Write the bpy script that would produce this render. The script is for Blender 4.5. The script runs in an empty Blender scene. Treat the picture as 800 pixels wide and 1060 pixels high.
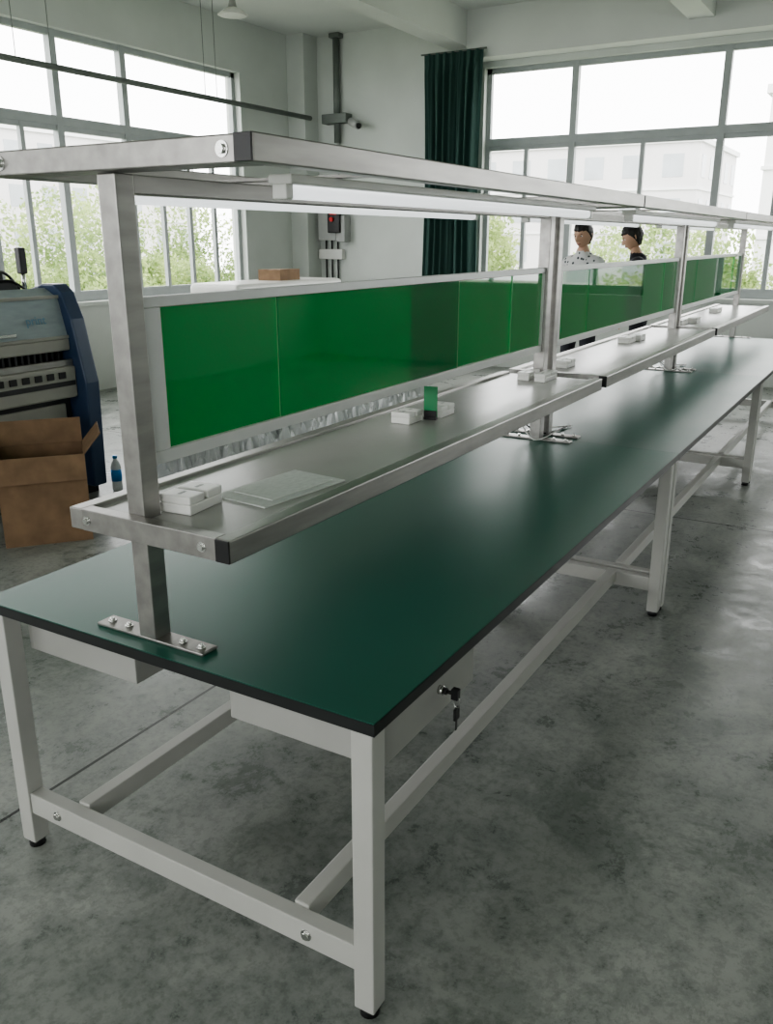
import bpy, bmesh, math, random
import numpy as np
from mathutils import Vector, Matrix, noise
random.seed(7)
rng = np.random.default_rng(7)
scene = bpy.context.scene
COL = bpy.context.collection

# ------------------------------------------------------------------ materials
def new_mat(name):
    m = bpy.data.materials.new(name); m.use_nodes = True
    nt = m.node_tree
    return m, nt, nt.nodes['Principled BSDF'], nt.nodes['Material Output']

def mat(name, col, rough=0.5, metal=0.0, var=0.0, scale=8.0, bump=0.0, emis=0.0, spec=0.5, stretch=None):
    m, nt, b, out = new_mat(name)
    b.inputs['Base Color'].default_value = (*col, 1)
    b.inputs['Roughness'].default_value = rough
    b.inputs['Metallic'].default_value = metal
    b.inputs['Specular IOR Level'].default_value = spec
    if emis:
        b.inputs['Emission Color'].default_value = (*col, 1)
        b.inputs['Emission Strength'].default_value = emis
    if var or bump:
        tc = nt.nodes.new('ShaderNodeTexCoord')
        mp = nt.nodes.new('ShaderNodeMapping')
        if stretch: mp.inputs['Scale'].default_value = stretch
        n = nt.nodes.new('ShaderNodeTexNoise'); n.inputs['Scale'].default_value = scale; n.inputs['Detail'].default_value = 5
        nt.links.new(tc.outputs['Object'], mp.inputs[0]); nt.links.new(mp.outputs[0], n.inputs['Vector'])
        if var:
            r = nt.nodes.new('ShaderNodeValToRGB')
            r.color_ramp.elements[0].position = 0.3; r.color_ramp.elements[1].position = 0.7
            r.color_ramp.elements[0].color = (*[max(0, c*(1-var)) for c in col], 1)
            r.color_ramp.elements[1].color = (*[min(1, c*(1+var)) for c in col], 1)
            nt.links.new(n.outputs['Fac'], r.inputs[0]); nt.links.new(r.outputs[0], b.inputs['Base Color'])
        if bump:
            bp = nt.nodes.new('ShaderNodeBump'); bp.inputs['Strength'].default_value = bump; bp.inputs['Distance'].default_value = 0.01
            nt.links.new(n.outputs['Fac'], bp.inputs['Height']); nt.links.new(bp.outputs[0], b.inputs['Normal'])
    return m

M = {}
M['wall'] = mat('painted_wall', (0.59, 0.62, 0.59), 0.85, var=0.05, scale=1.5, bump=0.05)
M['ceil'] = mat('painted_ceiling', (0.65, 0.67, 0.65), 0.9, var=0.05, scale=1.0)
M['winframe'] = mat('window_frame_aluminium', (0.38, 0.41, 0.41), 0.5, var=0.05)
M['steel'] = mat('brushed_steel_tube', (0.36, 0.35, 0.335), 0.36, 0.85, var=0.14, scale=30, stretch=(0.15, 1, 1))
M['legpaint'] = mat('grey_powder_coat', (0.45, 0.45, 0.425), 0.42, var=0.04, scale=6)
M['drawerpaint'] = mat('drawer_powder_coat', (0.36, 0.36, 0.34), 0.45, var=0.04, scale=6)
M['black'] = mat('black_plastic', (0.012, 0.012, 0.013), 0.4, var=0.1)
M['edge'] = mat('black_edge_band', (0.012, 0.014, 0.014), 0.4, var=0.15)
M['panelframe'] = mat('white_aluminium_profile', (0.58, 0.59, 0.58), 0.4, 0.2, var=0.04)
M['shelf'] = mat('grey_shelf_laminate', (0.38, 0.38, 0.36), 0.25, var=0.08, scale=3)
M['chrome'] = mat('zinc_bolt', (0.7, 0.7, 0.68), 0.25, 1.0, var=0.05)
M['white'] = mat('white_plastic', (0.74, 0.74, 0.71), 0.35, var=0.03)
M['lamp'] = mat('lamp_diffuser', (0.85, 0.88, 0.90), 0.3, emis=0.7, var=0.02)  # weak emission stands in for light reflected off the unlit tube
M['greencard'] = mat('green_card', (0.01, 0.20, 0.07), 0.35, var=0.05)
M['cardboard'] = mat('cardboard', (0.21, 0.135, 0.08), 0.85, var=0.2, scale=9)
M['blue'] = mat('navy_panel', (0.03, 0.055, 0.11), 0.35, var=0.1, scale=4)
M['cream'] = mat('cream_metal', (0.33, 0.325, 0.29), 0.45, var=0.06)
M['dark'] = mat('dark_metal', (0.03, 0.03, 0.032), 0.5, var=0.2)
M['grey'] = mat('grey_box', (0.4, 0.41, 0.4), 0.5, var=0.05)
M['red'] = mat('red_button', (0.6, 0.02, 0.02), 0.4, var=0.05)
M['pipe'] = mat('conduit_grey', (0.16, 0.18, 0.165), 0.5, 0.3, var=0.1)
M['building'] = mat('building_render', (0.68, 0.69, 0.69), 0.9, var=0.04, scale=0.3)
M['building2'] = mat('building_tile', (0.60, 0.59, 0.59), 0.9, var=0.04, scale=0.3)
M['bwin'] = mat('building_window_glass', (0.38, 0.41, 0.43), 0.3, var=0.12, scale=0.5)
M['ground'] = mat('outside_ground', (0.22, 0.24, 0.18), 0.95, var=0.2, scale=0.2)
M['bark'] = mat('bark', (0.08, 0.06, 0.04), 0.9, var=0.2)
M['skin'] = mat('skin', (0.50, 0.31, 0.22), 0.55, var=0.05)
M['hair'] = mat('black_hair', (0.01, 0.009, 0.008), 0.5, var=0.3, scale=60)
M['trouser'] = mat('dark_trousers', (0.02, 0.022, 0.03), 0.8, var=0.15)
M['blackshirt'] = mat('black_shirt', (0.015, 0.016, 0.022), 0.8, var=0.15)
M['bottleblue'] = mat('bottle_label_blue', (0.02, 0.25, 0.65), 0.3, var=0.05)
M['lettering'] = mat('faded_blue_lettering', (0.12, 0.26, 0.36), 0.4, var=0.05)
M['lip'] = mat('lip', (.35, .15, .12), .5, var=.05)

def curtain_mat():
    m, nt, b, out = new_mat('curtain_fabric')
    b.inputs['Roughness'].default_value = 0.9
    n = nt.nodes.new('ShaderNodeTexNoise'); n.inputs['Scale'].default_value = 120
    r = nt.nodes.new('ShaderNodeValToRGB'); r.color_ramp.elements[0].color = (0.035, 0.080, 0.070, 1); r.color_ramp.elements[1].color = (0.065, 0.13, 0.115, 1)
    nt.links.new(n.outputs['Fac'], r.inputs[0]); nt.links.new(r.outputs[0], b.inputs['Base Color'])
    tl = nt.nodes.new('ShaderNodeBsdfTranslucent'); nt.links.new(r.outputs[0], tl.inputs[0])
    mx = nt.nodes.new('ShaderNodeMixShader'); mx.inputs[0].default_value = .2
    nt.links.new(b.outputs[0], mx.inputs[1]); nt.links.new(tl.outputs[0], mx.inputs[2]); nt.links.new(mx.outputs[0], out.inputs['Surface'])
    return m
M['curtain'] = curtain_mat()

def stripe_shirt():
    m, nt, b, out = new_mat('patterned_white_shirt')
    tc = nt.nodes.new('ShaderNodeTexCoord'); v = nt.nodes.new('ShaderNodeTexVoronoi'); v.inputs['Scale'].default_value = 22
    r = nt.nodes.new('ShaderNodeValToRGB'); r.color_ramp.elements[0].position = 0.24; r.color_ramp.elements[1].position = 0.30
    r.color_ramp.elements[0].color = (0.05, 0.06, 0.07, 1); r.color_ramp.elements[1].color = (0.62, 0.62, 0.62, 1)
    nt.links.new(tc.outputs['Object'], v.inputs['Vector']); nt.links.new(v.outputs['Distance'], r.inputs[0]); nt.links.new(r.outputs[0], b.inputs['Base Color'])
    b.inputs['Roughness'].default_value = 0.85
    return m
M['shirt'] = stripe_shirt()

def tabletop_mat():
    m, nt, b, out = new_mat('green_esd_laminate')
    tc = nt.nodes.new('ShaderNodeTexCoord')
    n = nt.nodes.new('ShaderNodeTexNoise'); n.inputs['Scale'].default_value = 2.0; n.inputs['Detail'].default_value = 6
    r = nt.nodes.new('ShaderNodeValToRGB'); r.color_ramp.elements[0].position = .3; r.color_ramp.elements[1].position = .75
    r.color_ramp.elements[0].color = (0.014, 0.105, 0.074, 1); r.color_ramp.elements[1].color = (0.020, 0.130, 0.092, 1)
    nt.links.new(tc.outputs['Object'], n.inputs['Vector']); nt.links.new(n.outputs['Fac'], r.inputs[0]); nt.links.new(r.outputs[0], b.inputs['Base Color'])
    mr = nt.nodes.new('ShaderNodeMapRange'); mr.inputs['To Min'].default_value = 0.30; mr.inputs['To Max'].default_value = 0.42
    nt.links.new(n.outputs['Fac'], mr.inputs['Value']); nt.links.new(mr.outputs[0], b.inputs['Roughness'])
    b.inputs['Specular IOR Level'].default_value = 0.5
    n2 = nt.nodes.new('ShaderNodeTexNoise'); n2.inputs['Scale'].default_value = 400
    bp = nt.nodes.new('ShaderNodeBump'); bp.inputs['Strength'].default_value = 0.08; bp.inputs['Distance'].default_value = 0.001
    nt.links.new(tc.outputs['Object'], n2.inputs['Vector']); nt.links.new(n2.outputs['Fac'], bp.inputs['Height']); nt.links.new(bp.outputs[0], b.inputs['Normal'])
    return m
M['top'] = tabletop_mat()

def floor_mat():
    m, nt, b, out = new_mat('worn_painted_concrete')
    L = nt.links.new; N = nt.nodes.new
    tc = N('ShaderNodeTexCoord')
    def nz(scale, det, rough, dist=0.0):
        n = N('ShaderNodeTexNoise'); n.inputs['Scale'].default_value = scale; n.inputs['Detail'].default_value = det
        n.inputs['Roughness'].default_value = rough; n.inputs['Distortion'].default_value = dist
        L(tc.outputs['Object'], n.inputs['Vector']); return n
    def ramp(src, p0, c0, p1, c1):
        r = N('ShaderNodeValToRGB'); e = r.color_ramp.elements
        e[0].position = p0; e[0].color = (*c0, 1); e[1].position = p1; e[1].color = (*c1, 1); L(src, r.inputs[0]); return r
    def mixc(mode, fac, a, bb):
        x = N('ShaderNodeMixRGB'); x.blend_type = mode
        if isinstance(fac, float): x.inputs[0].default_value = fac
        else: L(fac, x.inputs[0])
        L(a, x.inputs[1])
        if isinstance(bb, tuple): x.inputs[2].default_value = (*bb, 1)
        else: L(bb, x.inputs[2])
        return x
    n1 = nz(0.8, 10, 0.66, .4)
    n2 = nz(4.2, 12, 0.80, .2)
    n3 = nz(34, 8, .75)
    n4 = nz(1.6, 14, 0.74, .35)
    base = ramp(n1.outputs['Fac'], .38, (0.185, 0.200, 0.188), .62, (0.315, 0.325, 0.308))
    a = mixc('MULTIPLY', 0.65, base.outputs[0], ramp(n2.outputs['Fac'], .43, (.66, .70, .68), .55, (1.14, 1.14, 1.11)).outputs[0])
    mask = ramp(n4.outputs['Fac'], .535, (0, 0, 0), .60, (1, 1, 1))
    mask2 = mixc('MULTIPLY', 1.0, mask.outputs[0], ramp(n2.outputs['Fac'], .45, (0.10, .10, .10), .54, (.72, .72, .72)).outputs[0])
    c = mixc('MIX', mask2.outputs[0], a.outputs[0], (0.105, 0.128, 0.112))
    c = mixc('MULTIPLY', 0.5, c.outputs[0], ramp(n3.outputs['Fac'], .42, (.66, .68, .66), .51, (1.08, 1.08, 1.08)).outputs[0])
    sep = N('ShaderNodeSeparateXYZ'); L(tc.outputs['Object'], sep.inputs[0])
    def joint(axis, off, per):
        a = N('ShaderNodeMath'); a.operation = 'ADD'; a.inputs[1].default_value = -off + per*50 + per/2; L(sep.outputs[axis], a.inputs[0])
        md = N('ShaderNodeMath'); md.operation = 'MODULO'; md.inputs[1].default_value = per; L(a.outputs[0], md.inputs[0])
        s = N('ShaderNodeMath'); s.operation = 'SUBTRACT'; s.inputs[1].default_value = per/2; L(md.outputs[0], s.inputs[0])
        ab = N('ShaderNodeMath'); ab.operation = 'ABSOLUTE'; L(s.outputs[0], ab.inputs[0])
        lt = N('ShaderNodeMath'); lt.operation = 'LESS_THAN'; lt.inputs[1].default_value = 0.006; L(ab.outputs[0], lt.inputs[0])
        return lt
    j1 = joint('Y', 1.31, 5.0); j2 = joint('X', 4.02, 5.0)
    mxj = N('ShaderNodeMath'); mxj.operation = 'MAXIMUM'; L(j1.outputs[0], mxj.inputs[0]); L(j2.outputs[0], mxj.inputs[1])
    c = mixc('MIX', mxj.outputs[0], c.outputs[0], (0.02, 0.022, 0.02))
    L(c.outputs[0], b.inputs['Base Color'])
    mr = N('ShaderNodeMapRange'); mr.inputs['From Min'].default_value = .38; mr.inputs['From Max'].default_value = .62; mr.inputs['To Min'].default_value = 0.22; mr.inputs['To Max'].default_value = 0.48
    L(n2.outputs['Fac'], mr.inputs['Value']); L(mr.outputs[0], b.inputs['Roughness'])
    bp = N('ShaderNodeBump'); bp.inputs['Strength'].default_value = 0.12; bp.inputs['Distance'].default_value = 0.003
    L(n2.outputs['Fac'], bp.inputs['Height']); L(bp.outputs[0], b.inputs['Normal'])
    return m
M['floor'] = floor_mat()

def green_sheet():
    m, nt, b, out = new_mat('green_acrylic')
    N = nt.nodes.new; L = nt.links.new
    tr = N('ShaderNodeBsdfTransparent'); tr.inputs[0].default_value = (0.015, 0.68, 0.24, 1)
    tl = N('ShaderNodeBsdfTranslucent'); tl.inputs[0].default_value = (0.0, 0.70, 0.22, 1)
    n = N('ShaderNodeTexNoise'); n.inputs['Scale'].default_value = 3
    b.inputs['Roughness'].default_value = 0.05; b.inputs['Specular IOR Level'].default_value = 0.4
    r = N('ShaderNodeValToRGB'); r.color_ramp.elements[0].color = (0.0, 0.40, 0.125, 1); r.color_ramp.elements[1].color = (0.0, 0.48, 0.15, 1)
    L(n.outputs['Fac'], r.inputs[0]); L(r.outputs[0], b.inputs['Base Color'])
    m1 = N('ShaderNodeMixShader'); m1.inputs[0].default_value = 0.45
    L(b.outputs[0], m1.inputs[1]); L(tl.outputs[0], m1.inputs[2])
    m2 = N('ShaderNodeMixShader'); m2.inputs[0].default_value = 0.48
    L(m1.outputs[0], m2.inputs[1]); L(tr.outputs[0], m2.inputs[2])
    gl = N('ShaderNodeBsdfGlossy'); gl.inputs['Roughness'].default_value = 0.02
    fr = N('ShaderNodeFresnel'); fr.inputs[0].default_value = 1.42
    m3 = N('ShaderNodeMixShader'); L(fr.outputs[0], m3.inputs[0]); L(m2.outputs[0], m3.inputs[1]); L(gl.outputs[0], m3.inputs[2])
    L(m3.outputs[0], out.inputs['Surface'])
    return m
M['greenpanel'] = green_sheet()

def clear_mat(name, tint, fac, rough=0.1):
    m, nt, b, out = new_mat(name)
    N = nt.nodes.new; L = nt.links.new
    tr = N('ShaderNodeBsdfTransparent'); tr.inputs[0].default_value = (*tint, 1)
    b.inputs['Base Color'].default_value = (*tint, 1); b.inputs['Roughness'].default_value = rough
    n = N('ShaderNodeTexNoise'); n.inputs['Scale'].default_value = 12
    mr = N('ShaderNodeMapRange'); mr.inputs['To Min'].default_value = fac-.1; mr.inputs['To Max'].default_value = fac+.1; L(n.outputs['Fac'], mr.inputs['Value'])
    mx = N('ShaderNodeMixShader'); L(mr.outputs[0], mx.inputs[0]); L(b.outputs[0], mx.inputs[1]); L(tr.outputs[0], mx.inputs[2])
    L(mx.outputs[0], out.inputs['Surface'])
    return m
M['acrylic'] = clear_mat('clear_acrylic', (0.92, 0.94, 0.92), 0.42, 0.05)
M['seam'] = clear_mat('sheet_cut_edge', (0.25, 0.65, 0.38), 0.35)
M['film'] = clear_mat('plastic_film', (0.72, 0.74, 0.74), 0.24, 0.12)
M['hood'] = clear_mat('hood_glass', (0.48, 0.55, 0.57), 0.32, 0.12)

def leaf_mat():
    m, nt, b, out = new_mat('foliage')
    N = nt.nodes.new; L = nt.links.new
    tc = N('ShaderNodeTexCoord')
    n = N('ShaderNodeTexNoise'); n.inputs['Scale'].default_value = 0.9; n.inputs['Detail'].default_value = 5
    r = N('ShaderNodeValToRGB'); r.color_ramp.elements[0].position = .35; r.color_ramp.elements[1].position = .65
    r.color_ramp.elements[0].color = (0.17, 0.25, 0.10, 1); r.color_ramp.elements[1].color = (0.40, 0.49, 0.20, 1)  # greens paled: outdoor haze is put into the leaf colour
    L(tc.outputs['Object'], n.inputs['Vector']); L(n.outputs['Fac'], r.inputs[0]); L(r.outputs[0], b.inputs['Base Color']); b.inputs['Roughness'].default_value = .7
    tl = N('ShaderNodeBsdfTranslucent'); L(r.outputs[0], tl.inputs[0])
    mx = N('ShaderNodeMixShader'); mx.inputs[0].default_value = .4; L(b.outputs[0], mx.inputs[1]); L(tl.outputs[0], mx.inputs[2]); L(mx.outputs[0], out.inputs['Surface'])
    return m
M['leaf'] = leaf_mat()

# ------------------------------------------------------------------ geometry helpers
def empty(name, loc=(0, 0, 0), rotz=0.0):
    o = bpy.data.objects.new(name, None); o.location = loc; o.rotation_euler = (0, 0, rotz); o.empty_display_size = 0.1
    COL.objects.link(o); return o

def link_mesh(name, me, m, parent=None, smooth=False):
    o = bpy.data.objects.new(name, me); COL.objects.link(o)
    if m is not None:
        for mm in (m if isinstance(m, (list, tuple)) else [m]): me.materials.append(mm)
    if smooth:
        for p in me.polygons: p.use_smooth = True
    if parent: o.parent = parent
    return o

def bm_box(bm, x0, x1, y0, y1, z0, z1, mi=0):
    vs = [bm.verts.new((x, y, z)) for x in (x0, x1) for y in (y0, y1) for z in (z0, z1)]
    fs = [(0, 1, 3, 2), (4, 6, 7, 5), (0, 4, 5, 1), (2, 3, 7, 6), (0, 2, 6, 4), (1, 5, 7, 3)]
    for f in fs:
        fc = bm.faces.new([vs[i] for i in f]); fc.material_index = mi

def boxes(name, lst, m, parent=None, bevel=0.0, seg=2):
    bm = bmesh.new()
    for b in lst: bm_box(bm, *b)
    bmesh.ops.recalc_face_normals(bm, faces=bm.faces)
    me = bpy.data.meshes.new(name); bm.to_mesh(me); bm.free()
    o = link_mesh(name, me, m, parent)
    if bevel:
        md = o.modifiers.new('bevel', 'BEVEL'); md.width = bevel; md.segments = seg; md.limit_method = 'ANGLE'
    return o

def cyl(name, p0, p1, r, m, parent=None, seg=16, r2=None):
    p0 = Vector(p0); p1 = Vector(p1); d = p1-p0
    bm = bmesh.new()
    bmesh.ops.create_cone(bm, cap_ends=True, segments=seg, radius1=r, radius2=(r if r2 is None else r2), depth=d.length)
    q = Vector((0, 0, 1)).rotation_difference(d.normalized())
    bmesh.ops.transform(bm, matrix=Matrix.Translation((p0+p1)/2) @ q.to_matrix().to_4x4(), verts=bm.verts)
    me = bpy.data.meshes.new(name); bm.to_mesh(me); bm.free()
    o = link_mesh(name, me, m, parent)
    for p in me.polygons: p.use_smooth = len(p.vertices) == 4
    return o

def curve(name, pts, r, m, parent=None):
    cu = bpy.data.curves.new(name, 'CURVE'); cu.dimensions = '3D'; cu.bevel_depth = r; cu.bevel_resolution = 2; cu.resolution_u = 6
    s = cu.splines.new('NURBS'); s.points.add(len(pts)-1); s.order_u = 3; s.use_endpoint_u = True
    for i, p in enumerate(pts): s.points[i].co = (*p, 1)
    o = bpy.data.objects.new(name, cu); COL.objects.link(o); cu.materials.append(m)
    if parent: o.parent = parent
    return o

# ------------------------------------------------------------------ room shell
XB, XF, YL, YR, ZC = 9.565, -6.0, 7.0, -5.5, 4.25
T = 0.24
def wall(name, axis, c0, c1, u0, u1, z0, z1, openings):
    us = sorted({u0, u1, *[o[0] for o in openings], *[o[1] for o in openings]})
    zs = sorted({z0, z1, *[o[2] for o in openings], *[o[3] for o in openings]})
    l = []
    for a, b in zip(us[:-1], us[1:]):
        for c, d in zip(zs[:-1], zs[1:]):
            if any(o[0] <= a and b <= o[1] and o[2] <= c and d <= o[3] for o in openings): continue
            l.append((c0, c1, a, b, c, d) if axis == 'x' else (a, b, c0, c1, c, d))
    return boxes(name, l, M['wall'])
ZS, ZW, ZTR = 0.98, 3.65, 2.80
wall('wall_back', 'x', XB, XB+T, YR-T, YL+T, 0, ZC, [(0.05, 4.20, ZS, ZW), (-4.9, -0.75, ZS, ZW)])
wall('wall_left', 'y', YL, YL+T, XF, XB, 0, ZC, [(2.9, 8.24, ZS, ZW), (-3.6, 1.7, ZS, ZW)])
wall('wall_right', 'y', YR-T, YR, XF, XB, 0, ZC, [])
wall('wall_front', 'x', XF-T, XF, YR-T, YL+T, 0, ZC, [(-3.8, 0.2, ZS, ZW), (1.5, 5.8, ZS, ZW)])
boxes('floor', [(XF-T, XB+T, YR-T, YL+T, -0.12, 0)], M['floor'])
boxes('ceiling', [(XF-T, XB+T, YR-T, YL+T, ZC, ZC+0.15)], M['ceil'])
boxes('trim_1', [(9.29, XB, YR, 4.33, 3.72, ZC)], M['ceil'])
boxes('trim_2', [(XF, XB, 4.33, 4.60, 3.86, ZC)], M['ceil'])
boxes('trim_3', [(XF, 9.29, 1.45, 1.72, 3.86, ZC)], M['ceil'])
boxes('trim_4', [(9.25, XB, 6.72, YL, 0, ZC)], M['wall'])
boxes('trim_5', [(2.8, 8.34, YL-0.06, YL, ZS-0.04, ZS)], M['wall'])
boxes('trim_6', [(XB-0.06, XB, -0.05, 4.3, ZS-0.04, ZS)], M['wall'])

def window(name, axis, c, u0, u1, ups, los):
    l = []
    def add(a, b, z0, z1, d=0.06):
        l.append((c-d/2, c+d/2, a, b, z0, z1) if axis == 'x' else (a, b, c-d/2, c+d/2, z0, z1))
    w = 0.06
    add(u0, u1, ZS, ZS+w); add(u0, u1, ZW-w, ZW); add(u0, u0+w, ZS, ZW); add(u1-w, u1, ZS, ZW)
    add(u0, u1, ZTR-0.045, ZTR+0.045, 0.075)
    for u in ups: add(u-0.04, u+0.04, ZS, ZW, 0.08)
    for u in los: add(u-0.025, u+0.025, ZS, ZTR, 0.05)
    add(u0, u1, ZS+w, ZS+w+0.05, 0.045); add(u0, u1, ZTR-0.095, ZTR-0.045, 0.045)
    e = empty(name)
    boxes('frame', l, M['winframe'], e)
    return e
window('window_1', 'y', YL+0.12, 2.9, 8.24, [3.6, 4.5, 5.42, 6.35], [4.95, 6.85, 7.3, 7.75])
window('window_2', 'x', XB+0.12, 0.05, 4.20, [1.34, 3.06], [0.7, 2.2, 3.65])
window('added_window_3', 'x', XB+0.12, -4.9, -0.75, [-3.6, -2.0], [-4.2, -2.8, -1.4])  # unseen window, added to bring light onto the floor at right
window('window_4', 'y', YL+0.12, -3.6, 1.7, [-2.3, -1, .4], [-3, -1.6, -.3, 1])
window('window_5', 'x', XF-0.12, -3.8, 0.2, [-2.6, -1], [-3.2, -1.8, -.4])
window('window_6', 'x', XF-0.12, 1.5, 5.8, [2.7, 4.5], [2.1, 3.6, 5.1])

# ------------------------------------------------------------------ curtain
def make_curtain():
    e = empty('window_curtain')
    nu, nz = 110, 24
    vs, fs = [], []
    for j in range(nz+1):
        z = 0.88 + (3.80-0.88)*j/nz
        k = j/nz
        pinch = 1.0 - 0.10*math.sin(math.pi*k)
        for i in range(nu+1):
            u = i/nu
            y = 4.46 + (u-0.5)*0.80*pinch
            x = 9.19 + 0.05*math.sin(u*2*math.pi*7.5+0.5*math.sin(k*3)) + 0.018*math.sin(u*2*math.pi*17+k*2)
            if j > nz-2: x = 9.20+(x-9.19)*0.6
            vs.append((x, y, z))
    for j in range(nz):
        for i in range(nu):
            a = j*(nu+1)+i; fs.append((a, a+1, a+nu+2, a+nu+1))
    me = bpy.data.meshes.new('cloth'); me.from_pydata(vs, [], fs)
    link_mesh('cloth', me, M['curtain'], e, True)
    cyl('rod', (9.20, 4.02, 3.80), (9.20, 4.90, 3.80), 0.010, M['pipe'], e)
make_curtain()

# ------------------------------------------------------------------ workbench
W, L = 1.177, 2.527
PY = 0.634
def bolt(parent, p, axis, r=0.009, wash=0.014):
    ax = Vector(axis)
    p = Vector(p)
    cyl('washer', p, p+ax*0.002, wash, M['chrome'], parent, 20)
    cyl('bolt', p, p+ax*0.008, r, M['chrome'], parent, 6)

def workbench(ix):
    e = empty('workbench', (ix*L, 0, 0))
    G = 0.0005
    x0, x1 = G, L-G
    boxes('top_core', [(x0, x1, 0, W, 0.722, 0.7475)], M['edge'], e)
    lx0 = x0+(0.002 if ix == 0 else 0.0); lx1 = x1-(0.002 if ix == 2 else 0.0)
    boxes('top_laminate', [(lx0, lx1, 0.002, W-0.002, 0.7465, 0.7495)], M['top'], e)
    ls = []
    for cx in (0.037, L-0.037):
        for cy in (0.037, W-0.037):
            ls.append((cx-0.025, cx+0.025, cy-0.025, cy+0.025, 0.022, 0.722))
            cyl('foot_pad', (cx, cy, 0), (cx, cy, 0.024), 0.022, M['black'], e, 16)
    boxes('legs', ls, M['legpaint'], e, 0.003)
    st = []
    for cx in (0.037, L-0.037):
        st.append((cx-0.02, cx+0.02, 0.062, W-0.062, 0.118, 0.182))
    boxes('end_stretchers', st, M['legpaint'], e, 0.003)
    boxes('long_stretchers', [(0.057, L-0.057, 0.21, 0.25, 0.135, 0.19), (0.057, L-0.057, 0.925, 0.965, 0.135, 0.19)], M['legpaint'], e, 0.003)
    boxes('under_rails', [(0.15, L-0.15, 0.47, 0.50, 0.695, 0.722), (0.15, L-0.15, 0.74, 0.77, 0.695, 0.722),
                          (0.62, 0.66, 0.06, W-0.06, 0.690, 0.722), (L-0.66, L-0.62, 0.06, W-0.06, 0.690, 0.722)], M['legpaint'], e, 0.002)
    for cy in (0.19, W-0.17): bolt(e, (0.017, cy, 0.15), (-1, 0, 0))
    if ix == 0:
        for s in (0, 1):
            def yy(a, b): return (a, b) if s == 0 else (W-b, W-a)
            a, b = yy(0.06, 0.44)
            boxes('drawer_housing', [(0.092, 0.545, a, b, 0.585, 0.720)], M['drawerpaint'], e, 0.003)
            a, b = yy(0.040, 0.0585)
            boxes('drawer_front', [(0.096, 0.541, a, b, 0.581, 0.716)], M['drawerpaint'], e, 0.004)
            yf = 0.040 if s == 0 else W-0.040
            sg = -1 if s == 0 else 1
            lz = 0.645; lx = 0.352
            cyl('lock', (lx, yf, lz), (lx, yf+sg*0.012, lz), 0.011, M['chrome'], e, 20)
            cyl('lock_core', (lx, yf+sg*0.012, lz), (lx, yf+sg*0.02, lz), 0.008, M['black'], e, 16)
            if s == 0:
                boxes('key_in_lock', [(lx-.0015, lx+.0015, yf-0.035, yf-0.02, lz-.005, lz+.005), (lx-.008, lx+.008, yf-0.050, yf-0.033, lz-.013, lz+.013)], M['black'], e, 0.002)
                pts = [(lx, yf-0.045+0.008*math.cos(t), lz-.02+0.014*math.sin(t)) for t in np.linspace(0, 2*math.pi, 14)]
                curve('key_ring', pts, 0.0012, M['chrome'], e)
                boxes('spare_key', [(lx-.011, lx+.011, yf-0.048, yf-0.042, lz-.064, lz-.034), (lx-.004, lx+.004, yf-0.046, yf-0.044, lz-.092, lz-.063)], M['black'], e, 0.001)
    # ---------------- upper structure
    for px in (0.07, L-0.045):
        boxes('post', [(px-0.025, px+0.025, PY-0.025, PY+0.025, 0.756, 1.75)], M['steel'], e, 0.003)
        boxes('post_foot_plate', [(px-0.025, px+0.025, PY-0.165, PY+0.165, 0.750, 0.7575)], M['steel'], e, 0.002)
        for dy in (-0.14, -0.085, 0.085, 0.14): bolt(e, (px, PY+dy, 0.7575), (0, 0, 1), 0.006, 0.010)
    zs0, zs1 = 1.003, 1.053
    ya, yb = 0.342, 0.810
    xs0, xs1 = 0.012, L-0.060
    boxes('shelf_rails', [(xs0, xs1, ya, ya+0.038, zs0, zs1), (xs0, xs1, yb-0.038, yb, zs0, zs1)], M['steel'], e, 0.003)
    boxes('shelf_end_bars', [(0.012, 0.044, ya+0.038, yb-0.038, zs0, zs1)], M['steel'], e, 0.0015)
    boxes('shelf_board', [(0.0445, L-0.061, ya+0.038, PY-0.026, 1.030, 1.044), (0.0445, L-0.061, PY+0.026, yb-0.038, 1.030, 1.044),
                          (0.096, L-0.071, PY-0.026, PY+0.026, 1.030, 1.044)], M['shelf'], e)
    caps = []
    for yy0 in (ya, yb-0.038):
        caps.append((xs0-0.004, xs0+0.001, yy0+0.001, yy0+0.037, zs0+0.001, zs1-0.001))
        caps.append((xs1-0.001, xs1+0.004, yy0+0.001, yy0+0.037, zs0+0.001, zs1-0.001))
    boxes('shelf_end_caps', caps[:2]+caps[3:], M['black'], e, 0.001)
    for y in (ya+0.075, yb-0.055): bolt(e, (0.012, y, 1.028), (-1, 0, 0), .007, .011)
    zt0, zt1 = 1.752, 1.800
    ta, tb = 0.240, 0.985
    boxes('top_rails', [(0.012, L-0.006, ta, ta+0.04, zt0, zt1), (0.012, L-0.006, tb-0.04, tb, zt0, zt1)], M['steel'], e, 0.003)
    boxes('top_end_bars', [(0.02, 0.095, ta+0.04, tb-0.04, zt0, zt1), (L-0.082, L-0.01, ta+0.04, tb-0.04, zt0, zt1)], M['steel'], e, 0.003)
    boxes('top_mid_rail', [(0.097, L-0.072, PY-0.02, PY+0.02, 1.712, 1.750)], M['steel'], e, 0.003)
    caps = []
    for yy0 in (ta, tb-0.04):
        caps.append((0.007, 0.013, yy0+0.001, yy0+0.039, zt0+0.001, zt1-0.001))
        caps.append((L-0.0065, L-0.003, yy0+0.001, yy0+0.039, zt0+0.001, zt1-0.001))
    boxes('top_end_caps', caps, M['black'], e, 0.001)
    for y in (ta+0.075, tb-0.075): bolt(e, (0.02, y, 1.776), (-1, 0, 0), .009, .014)
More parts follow.
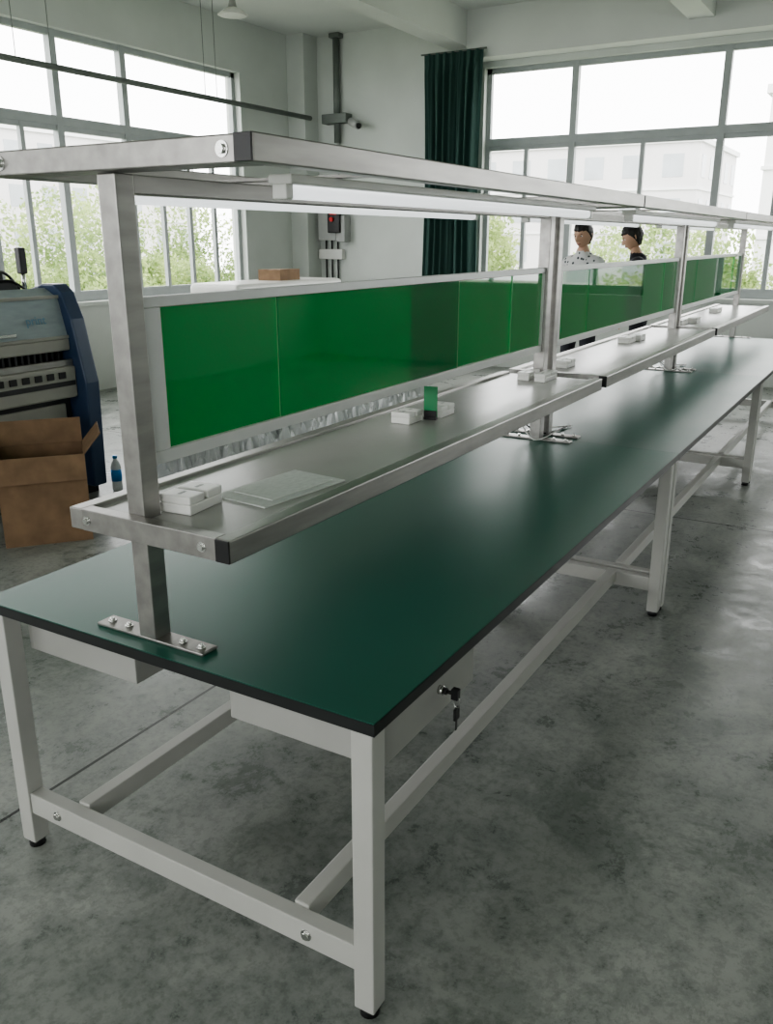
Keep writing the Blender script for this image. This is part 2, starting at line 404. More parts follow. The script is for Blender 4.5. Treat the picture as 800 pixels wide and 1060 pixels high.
    for y in (0.375, 0.86):
        boxes('strip_lamp_body', [(0.26, L-0.3, y-0.03, y+0.03, 1.732, 1.752), ], M['white'], e, 0.004)
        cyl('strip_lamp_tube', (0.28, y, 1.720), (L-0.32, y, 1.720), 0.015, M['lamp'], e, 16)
        boxes('strip_lamp_ends', [(0.258, 0.282, y-0.018, y+0.018, 1.704, 1.734), (L-0.322, L-0.298, y-0.018, y+0.018, 1.704, 1.734)], M['white'], e, 0.003)
    boxes('lamp_hangers', [(0.42, 0.45, ta+0.04, tb-0.04, 1.752, 1.758), (L-0.5, L-0.47, ta+0.04, tb-0.04, 1.752, 1.758)], M['steel'], e)
    fx0, fx1 = 0.097, L-0.072
    boxes('screen_frame', [(fx0, fx1, PY-0.012, PY+0.012, 1.489, 1.512), (fx0, fx1, PY-0.012, PY+0.012, 1.152, 1.181),
                           (fx0, fx0+0.056, PY-0.012, PY+0.012, 1.181, 1.489), (fx1-0.01, fx1, PY-0.012, PY+0.012, 1.181, 1.489)], M['panelframe'], e, 0.002)
    sx0, sx1 = fx0+0.0565, fx1-0.0105
    tot = sx1-sx0
    def sheet(a, b, y): return (sx0+a*tot, sx0+b*tot, y-0.0015, y+0.0015, 1.1815, 1.4885)
    boxes('green_sheets', [sheet(0, .180, PY), sheet(.182, .640, PY-0.002), sheet(.490, .856, PY+0.003), sheet(.858, 1.0, PY)], M['greenpanel'], e)
    boxes('sheet_edges', [(sx0+f*tot, sx0+(f+.0013)*tot, yy-.002, yy+.002, 1.1815, 1.4885) for f, yy in ((.1803, PY), (.6403, PY-.002), (.4885, PY+.003), (.8563, PY))], M['seam'], e)
    return e
benches = [workbench(i) for i in range(3)]

# ------------------------------------------------------------------ things on the shelf (board top z = 1.044)
ZB = 1.0442
def outlet_block(x, y, w=0.055, l=0.11, h=0.035, rot=0.0):
    e = empty('white_socket_block', (x, y, ZB), rot)
    boxes('base', [(-l/2, l/2, -w/2, w/2, 0.0, h*0.55)], M['white'], e, 0.003)
    boxes('cover', [(-l/2, -0.006, -w/2, w/2, h*0.55, h), (0.006, l/2, -w/2, w/2, h*0.55, h)], M['white'], e, 0.003)
    boxes('slots', [(-l*.36, -l*.16, -0.004, 0.004, h, h+0.0006), (l*.16, l*.36, -0.004, 0.004, h, h+0.0006)], M['grey'], e)
    return e
outlet_block(0.172, 0.590, 0.085, 0.12, 0.042, 0.10)
outlet_block(1.265, 0.640, 0.07, 0.09, 0.038, 0.0)
outlet_block(1.425, 0.600, 0.07, 0.10, 0.038, 0.0)
outlet_block(2.36, 0.640, 0.055, 0.13, 0.035, 0)
outlet_block(2.36, 0.560, 0.05, 0.15, 0.035, 0)
outlet_block(2.80, 0.63, 0.07, 0.12, 0.035, 0)
outlet_block(3.98, 0.66, 0.07, 0.14, 0.035, 0)
outlet_block(4.14, 0.64, 0.07, 0.12, 0.035, 0)
outlet_block(5.33, 0.65, 0.07, 0.2, 0.035, 0)
outlet_block(5.55, 0.60, 0.07, 0.12, 0.035, 0)
outlet_block(6.62, 0.645, 0.07, 0.2, 0.035, 0)
e = empty('green_card_on_stand', (1.337, 0.588, ZB+.0005), math.radians(98))
boxes('card', [(-0.024, 0.024, -0.001, 0.001, 0.008, 0.112)], M['greencard'], e)
boxes('stand', [(-0.022, 0.022, -0.010, 0.010, 0, 0.010), (-0.022, 0.022, -0.008, -0.0015, 0.01, 0.030), (-0.022, 0.022, 0.0015, 0.008, 0.01, 0.030)], M['black'], e, 0.001)
e = empty('clear_acrylic_sheet', (0.395, 0.505, ZB+.0005), -0.10)
boxes('sheet', [(-0.145, 0.145, -0.085, 0.085, 0.0, 0.004)], M['acrylic'], e, 0.001)
boxes('top_sheet', [(-0.10, 0.12, -0.065, 0.065, 0.0042, 0.007)], M['acrylic'], e, 0.001)

for k, bx in enumerate((L, 2*L)):
    for j in range(3):
        x = bx + 0.03*j - 0.02; y = PY+0.07+0.02*j
        curve('power_cable', [(x, y+.02, 1.0), (x+.02, y+.03, .93), (x-.05, y+.02, .86), (x+.08*(j-1), y-.05, .77), (x+.15*(j-1)+.03, y-.12, .757), (x+.25, y-.1-.03*j, .757)], 0.0035, M['white'] if j != 1 else M['black'])

# ------------------------------------------------------------------ printing machine, left background
def machine():
    e = empty('screen_printing_machine', (0.05, 0, 0))
    def cheek(x0, x1):
        prof = [(3.72, 0.06), (3.70, 0.75), (3.78, 1.15), (3.85, 1.31), (3.91, 1.36), (4.02, 1.36), (4.35, 1.27), (4.72, 1.1), (4.75, 0.06)]
        bm = bmesh.new()
        a = [bm.verts.new((x0, y, z)) for y, z in prof]; b = [bm.verts.new((x1, y, z)) for y, z in prof]
        bm.faces.new(a); bm.faces.new(b[::-1])
        for i in range(len(prof)):
            j = (i+1) % len(prof); bm.faces.new((a[i], b[i], b[j], a[j]))
        bmesh.ops.recalc_face_normals(bm, faces=bm.faces)
        me = bpy.data.meshes.new('side_cheek'); bm.to_mesh(me); bm.free()
        o = link_mesh('side_cheek', me, M['blue'], e)
        md = o.modifiers.new('b', 'BEVEL'); md.width = .012; md.segments = 3; md.limit_method = 'ANGLE'
    cheek(2.49, 2.60); cheek(1.10, 1.24)
    boxes('lower_cabinet', [(1.24, 2.488, 3.86, 4.7, 0.06, 0.66)], M['dark'], e, 0.01)
    boxes('cabinet_doors', [(1.28, 1.84, 3.84, 3.859, 0.12, 0.62), (1.86, 2.43, 3.84, 3.859, 0.12, 0.62)], M['cream'], e, 0.006)
    boxes('work_deck', [(1.24, 2.488, 3.78, 4.7, 0.66, 0.86)], M['cream'], e, 0.012)
    boxes('deck_slot', [(1.24, 2.47, 3.773, 3.781, 0.74, 0.77)], M['dark'], e, 0.002)
    boxes('switch_row', [(1.9+0.09*i, 1.95+0.09*i, 3.770, 3.781, 0.79, 0.83) for i in range(6)], M['black'], e, 0.002)
    boxes('conveyor_rails', [(1.24, 2.488, 3.80, 3.84, 0.86, 0.90), (1.24, 2.488, 4.1, 4.14, 0.86, 0.90)], M['steel'], e, 0.003)
    boxes('squeegee_fins', [(1.3+0.045*i, 1.315+0.045*i, 3.86, 4.1, 0.86, 0.955) for i in range(26)], M['dark'], e)
    boxes('front_beam', [(1.24, 2.488, 3.81, 3.88, 0.955, 1.03)], M['cream'], e, 0.01)
    boxes('inner_mechanism', [(1.35, 1.6, 4.15, 4.5, 0.9, 1.2), (1.8, 2.05, 4.15, 4.5, 0.9, 1.22), (2.15, 2.4, 4.15, 4.5, 0.9, 1.15)], M['dark'], e, 0.01)
    boxes('inner_back', [(1.242, 2.486, 4.50, 4.55, 0.87, 1.2)], M['grey'], e)
    bm = bmesh.new()
    prof = [(3.82, 1.035), (3.88, 1.28), (3.99, 1.335), (4.60, 1.22), (4.64, 1.035)]
    a = [bm.verts.new((1.242, y, z)) for y, z in prof]; b = [bm.verts.new((2.486, y, z)) for y, z in prof]
    for i in range(5):
        j = (i+1) % 5; bm.faces.new((a[i], b[i], b[j], a[j]))
    bmesh.ops.recalc_face_normals(bm, faces=bm.faces)
    me = bpy.data.meshes.new('hood'); bm.to_mesh(me); bm.free()
    link_mesh('hood', me, M['hood'], e)
    boxes('hood_edge_trim', [(1.242, 2.486, 3.865, 3.885, 1.275, 1.295), (1.242, 2.486, 3.808, 3.825, 1.03, 1.05)], M['cream'], e, 0.003)
    boxes('hood_handle', [(1.7, 2.1, 3.80, 3.815, 1.07, 1.09)], M['chrome'], e, 0.004)
    cyl('tower_pole', (2.44, 4.12, 1.28), (2.44, 4.12, 1.46), 0.014, M['chrome'], e)
    boxes('tower_light', [(2.415, 2.465, 4.1, 4.15, 1.42, 1.58)], M['dark'], e, 0.008)
    boxes('top_unit', [(2.02, 2.34, 4.05, 4.30, 1.29, 1.38), (2.05, 2.14, 4.10, 4.19, 1.38, 1.45), (2.20, 2.28, 4.10, 4.19, 1.38, 1.43), (2.05, 2.28, 4.12, 4.16, 1.39, 1.41)], M['dark'], e, 0.012)
    curve('top_cables', [(2.05, 4.12, 1.36), (2.1, 4.06, 1.47), (2.2, 4.08, 1.42), (2.3, 4.10, 1.45), (2.40, 4.12, 1.33)], 0.010, M['black'], e)
    curve('top_cables', [(2.15, 4.08, 1.36), (2.25, 4.03, 1.40), (2.35, 4.05, 1.36), (2.44, 4.08, 1.30)], 0.008, M['black'], e)
    cu = bpy.data.curves.new('hood_lettering', 'FONT'); cu.body = 'print'; cu.size = 0.075; cu.extrude = 0.0005
    t = bpy.data.objects.new('hood_lettering', cu); COL.objects.link(t); t.parent = e
    t.rotation_euler = (math.radians(76), 0, 0); t.location = (2.20, 3.832, 1.13); cu.materials.append(M['lettering'])
    for x in (1.3, 2.4):
        for y in (3.95, 4.6): cyl('machine_foot', (x, y, 0), (x, y, 0.07), 0.03, M['black'], e)
    boxes('cheek_feet', [(1.12, 1.22, 3.8, 4.7, 0, 0.065), (2.50, 2.59, 3.8, 4.7, 0, 0.065)], M['black'], e)
machine()

def cardboard(name, loc, rot, sx, sy, h, flaps=True, z=0):
    e = empty(name, (loc[0], loc[1], z), rot)
    t = 0.006
    l = [(-sx/2, sx/2, -sy/2, sy/2, 0, t), (-sx/2, sx/2, -sy/2, -sy/2+t, t, h), (-sx/2, sx/2, sy/2-t, sy/2, t, h),
         (-sx/2, -sx/2+t, -sy/2+t, sy/2-t, t, h), (sx/2-t, sx/2, -sy/2+t, sy/2-t, t, h)]
    boxes('walls', l, M['cardboard'], e)
    if flaps:
        for hx, hy, w, ang, rz in ((0, -sy/2, sx, 165, 0), (0, sy/2, sx, 20, 180), (-sx/2, 0, sy, 50, -90), (sx/2, 0, sy, 40, 90)):
            piv = empty('flap_hinge', (hx, hy, h), math.radians(rz)); piv.parent = e
            o = boxes('flap', [(-w/2, w/2, -t/2, t/2, 0, sy*.42)], M['cardboard'], piv)
            o.rotation_euler = (math.radians(ang), 0, 0)
        boxes('contents', [(-sx*.42, sx*.1, -sy*.42, sy*.4, t, h*.86), (sx*.12, sx*.42, -sy*.42, sy*.4, t, h*.7)], [M['cardboard']], e, .01)
    else:
        boxes('lid', [(-sx/2, sx/2, -sy/2, sy/2, h, h+t)], M['cardboard'], e)
        boxes('tape', [(-sx/2, sx/2, -.025, .025, h+t, h+t+.001)], M['cream'], e)
    return e
cardboard('cardboard_box', (1.85, 3.32), math.radians(-39), 0.46, 0.34, 0.50)

# bottle
e = empty('water_bottle', (2.705, 3.69, 0))
bm = bmesh.new()
prof = [(.030, 0), (.035, .01), (.034, .06), (.035, .12), (.035, .16), (.028, .19), (.013, .215), (.013, .225)]
rings = [[bm.verts.new((r*math.cos(t), r*math.sin(t), z)) for t in np.linspace(0, 2*math.pi, 20, endpoint=False)] for r, z in prof]
for a, b in zip(rings[:-1], rings[1:]):
    for i in range(20): bm.faces.new((a[i], a[(i+1) % 20], b[(i+1) % 20], b[i]))
bm.faces.new(rings[0][::-1]); bm.faces.new(rings[-1])
me = bpy.data.meshes.new('body'); bm.to_mesh(me); bm.free(); link_mesh('body', me, M['film'], e, True)
cyl('label', (0, 0, .07), (0, 0, .15), .0358, M['bottleblue'], e, 24)
cyl('cap', (0, 0, .225), (0, 0, .245), .016, M['bottleblue'], e, 20)

def crumple(name, loc, sx, sy, h, n=44, seed=0):
    vs, fs = [], []
    for j in range(n+1):
        for i in range(n+1):
            u, v = i/n-.5, j/n-.5
            q = Vector((u*7+seed, v*7, seed*1.7))
            env = max(0.0, 1-(2*u)**6)*max(0.0, 1-(2*v)**6)
            z = 0.004 + h*env*(.15+abs(noise.noise(q*1.0))*1.1+abs(noise.noise(q*2.6))*.6)
            ed = 1+.25*noise.noise(Vector((math.atan2(v, u)*1.5, seed, 0)))
            vs.append((u*sx*ed, v*sy*ed, z))
    for j in range(n):
        for i in range(n):
            a = j*(n+1)+i; fs.append((a, a+1, a+n+2, a+n+1))
    me = bpy.data.meshes.new(name); me.from_pydata(vs, [], fs)
    o = link_mesh(name, me, M['film']); o.location = loc
    return o
for k, (x, y, a, b) in enumerate([(3.40, 3.35, .95, .95), (4.35, 3.75, 1.1, 1.0), (5.35, 3.9, 1.1, 1.0), (4.0, 2.75, 1.0, .8), (5.05, 2.95, 1.0, .8), (6.3, 3.75, 1.0, .9)]):
    crumple('plastic_packaging', (x, y, 0.001), a*.84, b*.84, 0.36, seed=k*3.3+1)

e = empty('white_machine_cabinet')
boxes('base', [(5.6, 7.6, 5.0, 5.7, 0.08, 0.85)], M['cream'], e, 0.02)
boxes('upper_hood', [(5.65, 7.55, 5.02, 5.68, 0.85, 1.2)], M['white'], e, 0.05, 4)
boxes('door_panels', [(5.65, 6.25, 4.985, 5.0, 0.14, 0.8), (6.3, 6.9, 4.985, 5.0, 0.14, 0.8), (6.95, 7.55, 4.985, 5.0, 0.14, 0.8)], M['grey'], e, 0.006)
boxes('plinth', [(5.65, 7.55, 5.05, 5.65, 0, 0.08)], M['black'], e)
cardboard('small_cardboard_box', (6.76, 5.35), 0.1, 0.42, 0.28, 0.11, False, 1.2)

# ------------------------------------------------------------------ wall services
e = empty('wall_conduit')
cyl('ceiling_drop', (9.50, 6.36, 2.9), (9.50, 6.36, ZC-0.002), 0.045, M['pipe'], e)
boxes('junction_box', [(9.40, 9.56, 6.15, 6.55, 3.14, 3.26)], M['pipe'], e, 0.01)
cyl('lower_drop', (9.53, 6.36, 2.0), (9.53, 6.36, 3.14), 0.016, M['grey'], e)
boxes('flange', [(9.44, 9.56, 6.28, 6.44, ZC-.06, ZC-.002)], M['pipe'], e, 0.01)
e = empty('overhead_pipe')
cyl('pipe_run', (-5.9, 6.62, 3.20), (9.24, 6.62, 3.20), 0.030, M['pipe'], e)
for x in (-3.5, -.8, 1.9, 4.6, 5.0, 7.15, 7.35):
    cyl('hanger_wire', (x, 6.62, 3.22), (x, 6.62, ZC-0.002), 0.004, M['pipe'], e, 6)
e = empty('security_camera')
boxes('bracket', [(9.42, 9.56, 6.03, 6.06, 3.12, 3.16)], M['pipe'], e, 0.005)
cyl('body', (9.44, 6.1, 3.15), (9.36, 5.93, 3.08), 0.05, M['grey'], e, 20)
cyl('lens', (9.36, 5.93, 3.08), (9.35, 5.91, 3.072), 0.035, M['black'], e, 20)
e = empty('electrical_control_box')
boxes('enclosure', [(9.42, 9.563, 6.36, 6.66, 1.62, 2.05)], M['grey'], e, 0.01)
boxes('isolator', [(9.36, 9.419, 6.26, 6.46, 1.72, 2.06)], M['black'], e, 0.01)
cyl('red_knob', (9.36, 6.38, 1.90), (9.33, 6.38, 1.90), 0.03, M['red'], e)
boxes('meter_window', [(9.352, 9.36, 6.30, 6.42, 1.96, 2.03)], M['red'], e, 0.004)
boxes('second_box', [(9.40, 9.563, 6.20, 6.345, 1.60, 1.95)], M['grey'], e, 0.01)
for y in (6.40, 6.50, 6.60): cyl('drop_cable', (9.53, y, 1.0), (9.53, y, 1.63), 0.012, M['black'], e, 8)
boxes('outlet_strip', [(9.48, 9.563, 6.3, 6.7, 1.36, 1.5)], M['white'], e, 0.01)

def pendant(x, y, z):
    e = empty('pendant_lamp', (x, y, 0))
    cyl('cord', (0, 0, z+.08), (0, 0, ZC-.002), .006, M['pipe'], e, 8)
    cyl('gear_housing', (0, 0, z+.05), (0, 0, z+.14), .05, M['grey'], e, 20, .03)
    cyl('shade', (0, 0, z-.02), (0, 0, z+.05), .17, M['white'], e, 32, .06)
    cyl('diffuser', (0, 0, z-.03), (0, 0, z-.02), .15, M['white'], e, 32)
pendant(7.2, 6.2, 4.03)

# ------------------------------------------------------------------ people
def skin_obj(name, verts, edges, radii, parent, mats, matfun, sub=2, root=0):
    me = bpy.data.meshes.new(name+'_skel'); me.from_pydata(verts, edges, [])
    o = bpy.data.objects.new(name+'_tmp', me); COL.objects.link(o)
    md = o.modifiers.new('s', 'SKIN'); md.use_smooth_shade = True
    sv = me.skin_vertices[0].data
    for i, r in enumerate(radii):
        sv[i].radius = r if isinstance(r, tuple) else (r, r); sv[i].use_root = (i == root)
    sb = o.modifiers.new('u', 'SUBSURF'); sb.levels = sub; sb.render_levels = sub
    bpy.context.view_layer.update()
    dg = bpy.context.evaluated_depsgraph_get()
    m2 = bpy.data.meshes.new_from_object(o.evaluated_get(dg)); m2.name = name
    bpy.data.objects.remove(o)
    m2.materials.clear()
    for mm in mats: m2.materials.append(mm)
    for p in m2.polygons:
        p.material_index = matfun(p.center); p.use_smooth = True
    ob = bpy.data.objects.new(name, m2); COL.objects.link(ob); ob.parent = parent
    return ob

def person(name, loc, heading, height, shirt, head_pitch, head_yaw, arms, lean=0.0):
    e = empty(name, (loc[0], loc[1], 0), heading)
    k = height/1.75
    V = []; E = []; R = []
    def v(p, r, parent=None):
        V.append(Vector(p)*k); R.append((r[0]*k, r[1]*k) if isinstance(r, tuple) else r*k)
        if parent is not None: E.append((parent, len(V)-1))
        return len(V)-1
    ln = lean
    pel = v((0, 0, .95), (.150, .105))
    wa = v((.01+ln*.1, 0, 1.08), (.135, .095), pel)
    ch = v((.01+ln*.3, 0, 1.25), (.155, .108), wa)
    up = v((0+ln*.5, 0, 1.395), (.130, .082), ch)
    nk = v((.005+ln*.6, 0, 1.47), (.056, .054), up)
    nt = v((.02+ln*.7, 0, 1.56), .050, nk)
    hands = []
    for s in (1, -1):
        hp = v((0, s*.095, .88), .092, pel)
        kn = v((.02, s*.11, .49), .062, hp)
        ank = v((-.01, s*.115, .09), .042, kn)
        sh = v((ln*.5, s*.175, 1.405), .060, up)
        el, wr = arms[s]
        eb = v((el[0]+ln*.4, s*el[1], el[2]), .043, sh)
        w = v((wr[0]+ln*.4, s*wr[1], wr[2]), .028, eb)
        hands.append((V[eb].copy(), V[w].copy(), s, V[sh].copy()))
    def mf(c):
        for eb, w, s, sh in hands:
            d1 = (w-eb); t = max(0, min(1, (c-eb).dot(d1)/d1.length_squared))
            if (c-(eb+d1*t)).length < .062*k and t > 0.02: return 1
            d2 = (eb-sh); t = max(0, min(1, (c-sh).dot(d2)/d2.length_squared))
            if (c-(sh+d2*t)).length < .07*k and t > .72 and abs(c.y) > .17*k: return 1
        z = c.z/k
        if z > 1.49: return 1
        if z > .93: return 0
        return 2
    skin_obj('body', V, E, R, e, [shirt, M['skin'], M['trouser']], mf, 3, 0)
    for s in (1, -1):
        bm = bmesh.new(); bmesh.ops.create_icosphere(bm, subdivisions=3, radius=1)
        for q in bm.verts:
            q.co = Vector((q.co.x*.135, q.co.y*.047*(1 if q.co.x > 0 else .85), q.co.z*.05))
            q.co.z = max(q.co.z, -.04)
            if q.co.x > .03: q.co.z = min(q.co.z, .05-.35*(q.co.x-.03))
        bmesh.ops.translate(bm, verts=bm.verts, vec=(.045, s*.117, .041)); bmesh.ops.scale(bm, verts=bm.verts, vec=(k, k, k))
        me = bpy.data.meshes.new('shoe'); bm.to_mesh(me); bm.free(); link_mesh('shoe', me, M['black'], e, True)
    for eb, w, s, _ in hands:
        d = (w-eb).normalized()
        side = Vector((0, 0, 1)).cross(d)
        if side.length < .2: side = Vector((1, 0, 0)).cross(d)
        side.normalize(); nrm = d.cross(side).normalized()
        if nrm.z > 0: nrm = -nrm
        side = side if side.dot(Vector((1, -s, 0))) > 0 else -side
        HV = [w-d*.035*k, w+d*.035*k, w+d*.07*k]; HE = [(0, 1), (1, 2)]; HR = [(.029*k, .028*k), (.034*k, .018*k), (.036*k, .014*k)]
        for fi, (off, ln_) in enumerate(((.028, .070), (.010, .080), (-.010, .074), (-.028, .058))):
            a = w+d*.078*k+side*off*k; HV.append(a); HE.append((2, len(HV)-1)); HR.append((.0095*k,)*2)
            b_ = a+(d*.55+nrm*.12)*ln_*k; HV.append(b_); HE.append((len(HV)-2, len(HV)-1)); HR.append((.0085*k,)*2)
            c_ = b_+(d*.38+nrm*.22)*ln_*k; HV.append(c_); HE.append((len(HV)-2, len(HV)-1)); HR.append((.007*k,)*2)
        a = w+d*.03*k+side*.034*k; HV.append(a); HE.append((1, len(HV)-1)); HR.append((.012*k,)*2)
        b_ = a+(d*.6+side*.6+nrm*.2)*.035*k; HV.append(b_); HE.append((len(HV)-2, len(HV)-1)); HR.append((.0105*k,)*2)
        c_ = b_+(d*.9+side*.2+nrm*.2)*.03*k; HV.append(c_); HE.append((len(HV)-2, len(HV)-1)); HR.append((.008*k,)*2)
        skin_obj('hand', HV, HE, HR, e, [M['skin']], lambda c: 0, 2, 1)
    hd = empty('head'); hd.parent = e
    hd.location = Vector((.03+ln*.85, 0, 1.635))*k; hd.rotation_euler = (0, head_pitch, head_yaw); hd.scale = (k, k, k)
    def sm(t): t = max(0, min(1, t)); return t*t*(3-2*t)
    def shape(p):
        x, y, z = p
        q = Vector((x*.094, y*.076, z*.116))
        if z < 0:
            q.y *= 1-.27*(-z)**1.6
            if x < 0: q.x *= 1-.40*(-z)
            else: q.x += .010*(-z)**2*sm(x*2)
        if x > 0:
            g = lambda u, c, w: math.exp(-((u-c)/w)**2)
            q.x -= .010*g(z, .03, .13)*g(abs(y), .38, .19)*sm(x*2)
            q.x += .004*g(z, .22, .10)*g(abs(y), .3, .3)*sm(x*2)
            t = (z+.30)/.36
            if 0 <= t <= 1: q.x += (.026*(1-t)**.8+.004)*g(y, 0, .13+.06*(1-t))*sm(x*2)
            elif -.25 < t < 0: q.x += .030*(1+t*4)*g(y, 0, .17)*sm(x*2)
            q.x += .007*g(z, -.50, .06)*g(y, 0, .28)*sm(x*2)+.006*g(z, -.62, .05)*g(y, 0, .24)*sm(x*2)
            q.x += .008*g(z, -.88, .14)*g(y, 0, .25)*sm(x*2)
        return q
    bm = bmesh.new(); bmesh.ops.create_icosphere(bm, subdivisions=6, radius=1)
    for q in bm.verts: q.co = shape(q.co)
    me = bpy.data.meshes.new('face'); bm.to_mesh(me); bm.free(); link_mesh('face', me, M['skin'], hd, True)
    bm = bmesh.new(); bmesh.ops.create_icosphere(bm, subdivisions=6, radius=1)
    for q in bm.verts:
        p = q.co.copy(); x, y, z = p
        if x > .45: line = .40
        elif x > .10: line = .0+(x-.10)*1.14
        else: line = .0-.75*min(1, (.10-x)/.5)
        line += .07*noise.noise(Vector((x*7, y*7, 3)))
        h = sm((z-line)/.10+.5)
        nn = .97+h*(.135+.05*noise.noise(Vector((x*5, y*5, z*5)))+.06*max(0, z-.3)+.03*noise.noise(Vector((x*22, y*22, z*8))))
        q.co = shape(p)*nn
    me = bpy.data.meshes.new('hair'); bm.to_mesh(me); bm.free()
    link_mesh('hair', me, M['hair'], hd, True)
    for s in (1, -1):
        for nm, px, r, mm, sc in (('eye', .0755, .0115, M['white'], .55), ('iris', .0845, .0052, M['black'], 1)):
            bm = bmesh.new(); bmesh.ops.create_icosphere(bm, subdivisions=3, radius=r)
            for q in bm.verts: q.co.z *= sc; q.co.y *= 1.15
            bmesh.ops.translate(bm, verts=bm.verts, vec=(px-.002, s*.029, .003))
            me = bpy.data.meshes.new(nm); bm.to_mesh(me); bm.free(); link_mesh(nm, me, mm, hd, True)
        bm = bmesh.new(); bmesh.ops.create_icosphere(bm, subdivisions=3, radius=1)
        for q in bm.verts: q.co = Vector((q.co.x*.004+.0835-.010*q.co.y*q.co.y-.002, s*(.030+q.co.y*.015), q.co.z*.0028+.021))
        me = bpy.data.meshes.new('eyebrow'); bm.to_mesh(me); bm.free(); link_mesh('eyebrow', me, M['hair'], hd, True)
        bm = bmesh.new(); bmesh.ops.create_icosphere(bm, subdivisions=3, radius=1)
        for q in bm.verts: q.co = Vector((q.co.x*.017*(1+.25*q.co.z)-.008, s*(.074+.008*q.co.y-.006*q.co.x), q.co.z*.031-.006))
        me = bpy.data.meshes.new('ear'); bm.to_mesh(me); bm.free(); link_mesh('ear', me, M['skin'], hd, True)
    bm = bmesh.new(); bmesh.ops.create_icosphere(bm, subdivisions=3, radius=1)
    for q in bm.verts: q.co = Vector((q.co.x*.006+.0885-.006*q.co.y**2, q.co.y*.021, q.co.z*.0075-.0655))
    me = bpy.data.meshes.new('mouth'); bm.to_mesh(me); bm.free(); link_mesh('mouth', me, M['lip'], hd, True)
    return e
arms1 = {1: ((.02, .25, 1.13), (.20, .20, 1.02)), -1: ((.04, .25, 1.13), (.24, .15, 1.05))}
arms2 = {1: ((.02, .25, 1.12), (.22, .20, .98)), -1: ((.0, .26, 1.13), (.10, .25, .90))}
person('standing_man', (6.92, 1.92), math.radians(165), 1.79, M['shirt'], math.radians(12), 0.0, arms1)
person('standing_man', (7.44, 1.50), math.radians(105), 1.77, M['blackshirt'], math.radians(22), 0.1, arms2, 0.10)

# ------------------------------------------------------------------ outside
boxes('outside_ground', [(-60, 120, -80, 120, -4.2, -4.0)], M['ground'])
def tree_mesh(seed):
    r = np.random.default_rng(seed)
    cents = [(0, 0, 0, 1.9)] + [tuple(r.normal(0, 1.2, 3)*np.array([1, 1, .8]))+(r.uniform(.6, 1.3),) for _ in range(13)]
    vs = []; fs = []
    for _ in range(14000):
        cx, cy, cz, rad = cents[r.integers(len(cents))]
        d = r.normal(size=3); d /= np.linalg.norm(d)
        p = np.array([cx, cy, cz])+d*rad*r.uniform(.70, 1.08)
        a = r.normal(size=3); a /= np.linalg.norm(a); b = np.cross(a, r.normal(size=3)); b /= np.linalg.norm(b)
        s = r.uniform(.04, .085)
        i = len(vs); vs += [tuple(p-a*s), tuple(p+b*s*.55), tuple(p+a*s), tuple(p-b*s*.55)]; fs.append((i, i+1, i+2, i+3))
    me = bpy.data.meshes.new('canopy'); me.from_pydata(vs, [], fs); me.materials.append(M['leaf'])
    return me
tms = [tree_mesh(s) for s in (1, 2, 3)]
def tree(x, y, ztop, s=1.0):
    e = empty('tree', (x, y, -4.0))
    c = ztop+4.0-2.6*s
    o = bpy.data.objects.new('canopy', random.choice(tms)); COL.objects.link(o); o.parent = e; o.location = (0, 0, c); o.scale = (s, s, s); o.rotation_euler = (0, 0, random.uniform(0, 6))
    cyl('trunk', (0, 0, 0), (0, 0, c), .16*s, M['bark'], e, 10, .09*s)
for x, y, z, s in [(20, 9.8, 3.6, 1.0), (21.5, 13, 2.0, 1.1), (23, 6.6, 1.5, 1.0), (24, 3.8, 1.7, 1.1), (22, .9, 2.3, 1.1), (23, -1.8, 2.1, 1.1), (27, 8.6, 1.9, 1.2), (29, -4, 2.4, 1.3), (30, 5.3, 1.8, 1.3),
                   (5, 22, 1.5, 1.2), (8.5, 22.5, 1.4, 1.2), (12, 23, 2.0, 1.2), (15.5, 24, 2.4, 1.2), (19, 24, 2.7, 1.3), (23, 26, 2.8, 1.4), (28, 26, 3.0, 1.4), (1, 22, 1.9, 1.2), (10, 27, 1.9, 1.3), (17, 29, 2.6, 1.3), (33, 24, 3.0, 1.4)]:
    tree(x, y, z, s)
def building(x0, x1, y0, y1, ztop, mm):
    e = empty('apartment_building')
    boxes('block', [(x0, x1, y0, y1, -4, ztop)], mm, e)
    boxes('parapet', [(x0-.2, x1+.2, y0-.2, y1+.2, ztop, ztop+.35)], M['building'], e)
    l = []
    z = ztop-2.2
    while z > -4:
        u = x0+1.0
        while u < x1-1.8:
            l.append((u, u+1.3, y0-.03, y0, z, z+1.5)); u += 2.8
        u = y0+1.0
        while u < y1-1.8:
            l.append((x0-.03, x0, u, u+1.4, z, z+1.5)); u += 2.8
        z -= 2.9
    boxes('windows', l, M['bwin'], e)
    boxes('floor_bands', [(x0-.1, x1+.1, y0-.1, y1+.1, ztop-2.9*i-.15, ztop-2.9*i) for i in range(1, 4)], M['building'], e)
building(64, 78, 13, 34, 8.0, M['building2'])
building(42, 62, -14, 5.6, 7.6, M['building'])
building(12, 34, 48, 60, 6.2, M['building'])
building(40, 60, 55, 68, 9.0, M['building2'])

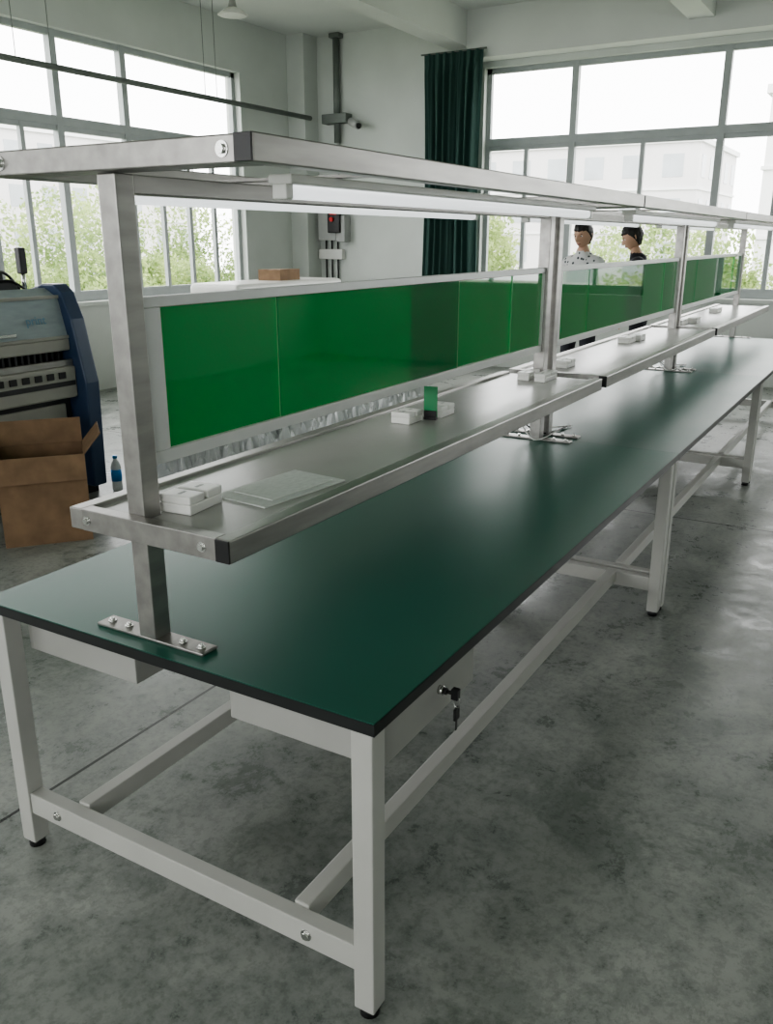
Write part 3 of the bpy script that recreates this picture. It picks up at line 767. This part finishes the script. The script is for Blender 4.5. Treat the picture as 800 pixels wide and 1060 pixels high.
# ------------------------------------------------------------------ light
w = bpy.data.worlds.new('overcast_sky'); scene.world = w; w.use_nodes = True
nt = w.node_tree; bg = nt.nodes['Background']
tc = nt.nodes.new('ShaderNodeTexCoord'); sep = nt.nodes.new('ShaderNodeSeparateXYZ'); rp = nt.nodes.new('ShaderNodeValToRGB')
rp.color_ramp.elements[0].position = 0.0; rp.color_ramp.elements[0].color = (0.96, 0.97, 0.97, 1)
rp.color_ramp.elements[1].position = 0.7; rp.color_ramp.elements[1].color = (1.0, 0.995, 0.98, 1)
nt.links.new(tc.outputs['Generated'], sep.inputs[0]); nt.links.new(sep.outputs['Z'], rp.inputs[0]); nt.links.new(rp.outputs[0], bg.inputs['Color'])
bg.inputs['Strength'].default_value = 4.4

def portal(name, loc, rot, sx, sy):
    ld = bpy.data.lights.new(name, 'AREA'); ld.shape = 'RECTANGLE'; ld.size = sx; ld.size_y = sy; ld.energy = 1
    o = bpy.data.objects.new(name, ld); COL.objects.link(o); o.location = loc; o.rotation_euler = rot
    ld.cycles.is_portal = True
zc = (ZS+ZW)/2; zh = ZW-ZS
R90 = math.radians(90)
portal('window_portal', (XB+T+.02, 2.125, zc), (R90, 0, R90), 4.15, zh)
portal('window_portal', (XB+T+.02, -2.825, zc), (R90, 0, R90), 4.15, zh)
portal('window_portal', (5.57, YL+T+.02, zc), (-R90, 0, 0), 5.34, zh)
portal('window_portal', (-0.95, YL+T+.02, zc), (-R90, 0, 0), 5.3, zh)
portal('window_portal', (XF-T-.02, -1.8, zc), (R90, 0, -R90), 4.0, zh)
portal('window_portal', (XF-T-.02, 3.65, zc), (R90, 0, -R90), 4.3, zh)

# ------------------------------------------------------------------ camera
cd = bpy.data.cameras.new('camera'); cam = bpy.data.objects.new('camera', cd); COL.objects.link(cam)
cam.location = (-1.2223, -0.7483, 1.6255)
cd.sensor_fit = 'VERTICAL'; cd.sensor_height = 36; cd.lens = 891.52/1060*36
cam.rotation_euler = (math.radians(90-17.53), math.radians(0.0), math.radians(30.53-90))
cd.clip_end = 500
scene.camera = cam
scene.view_settings.view_transform = 'AgX'
scene.view_settings.look = 'AgX - Medium High Contrast'
scene.view_settings.exposure = 0.64
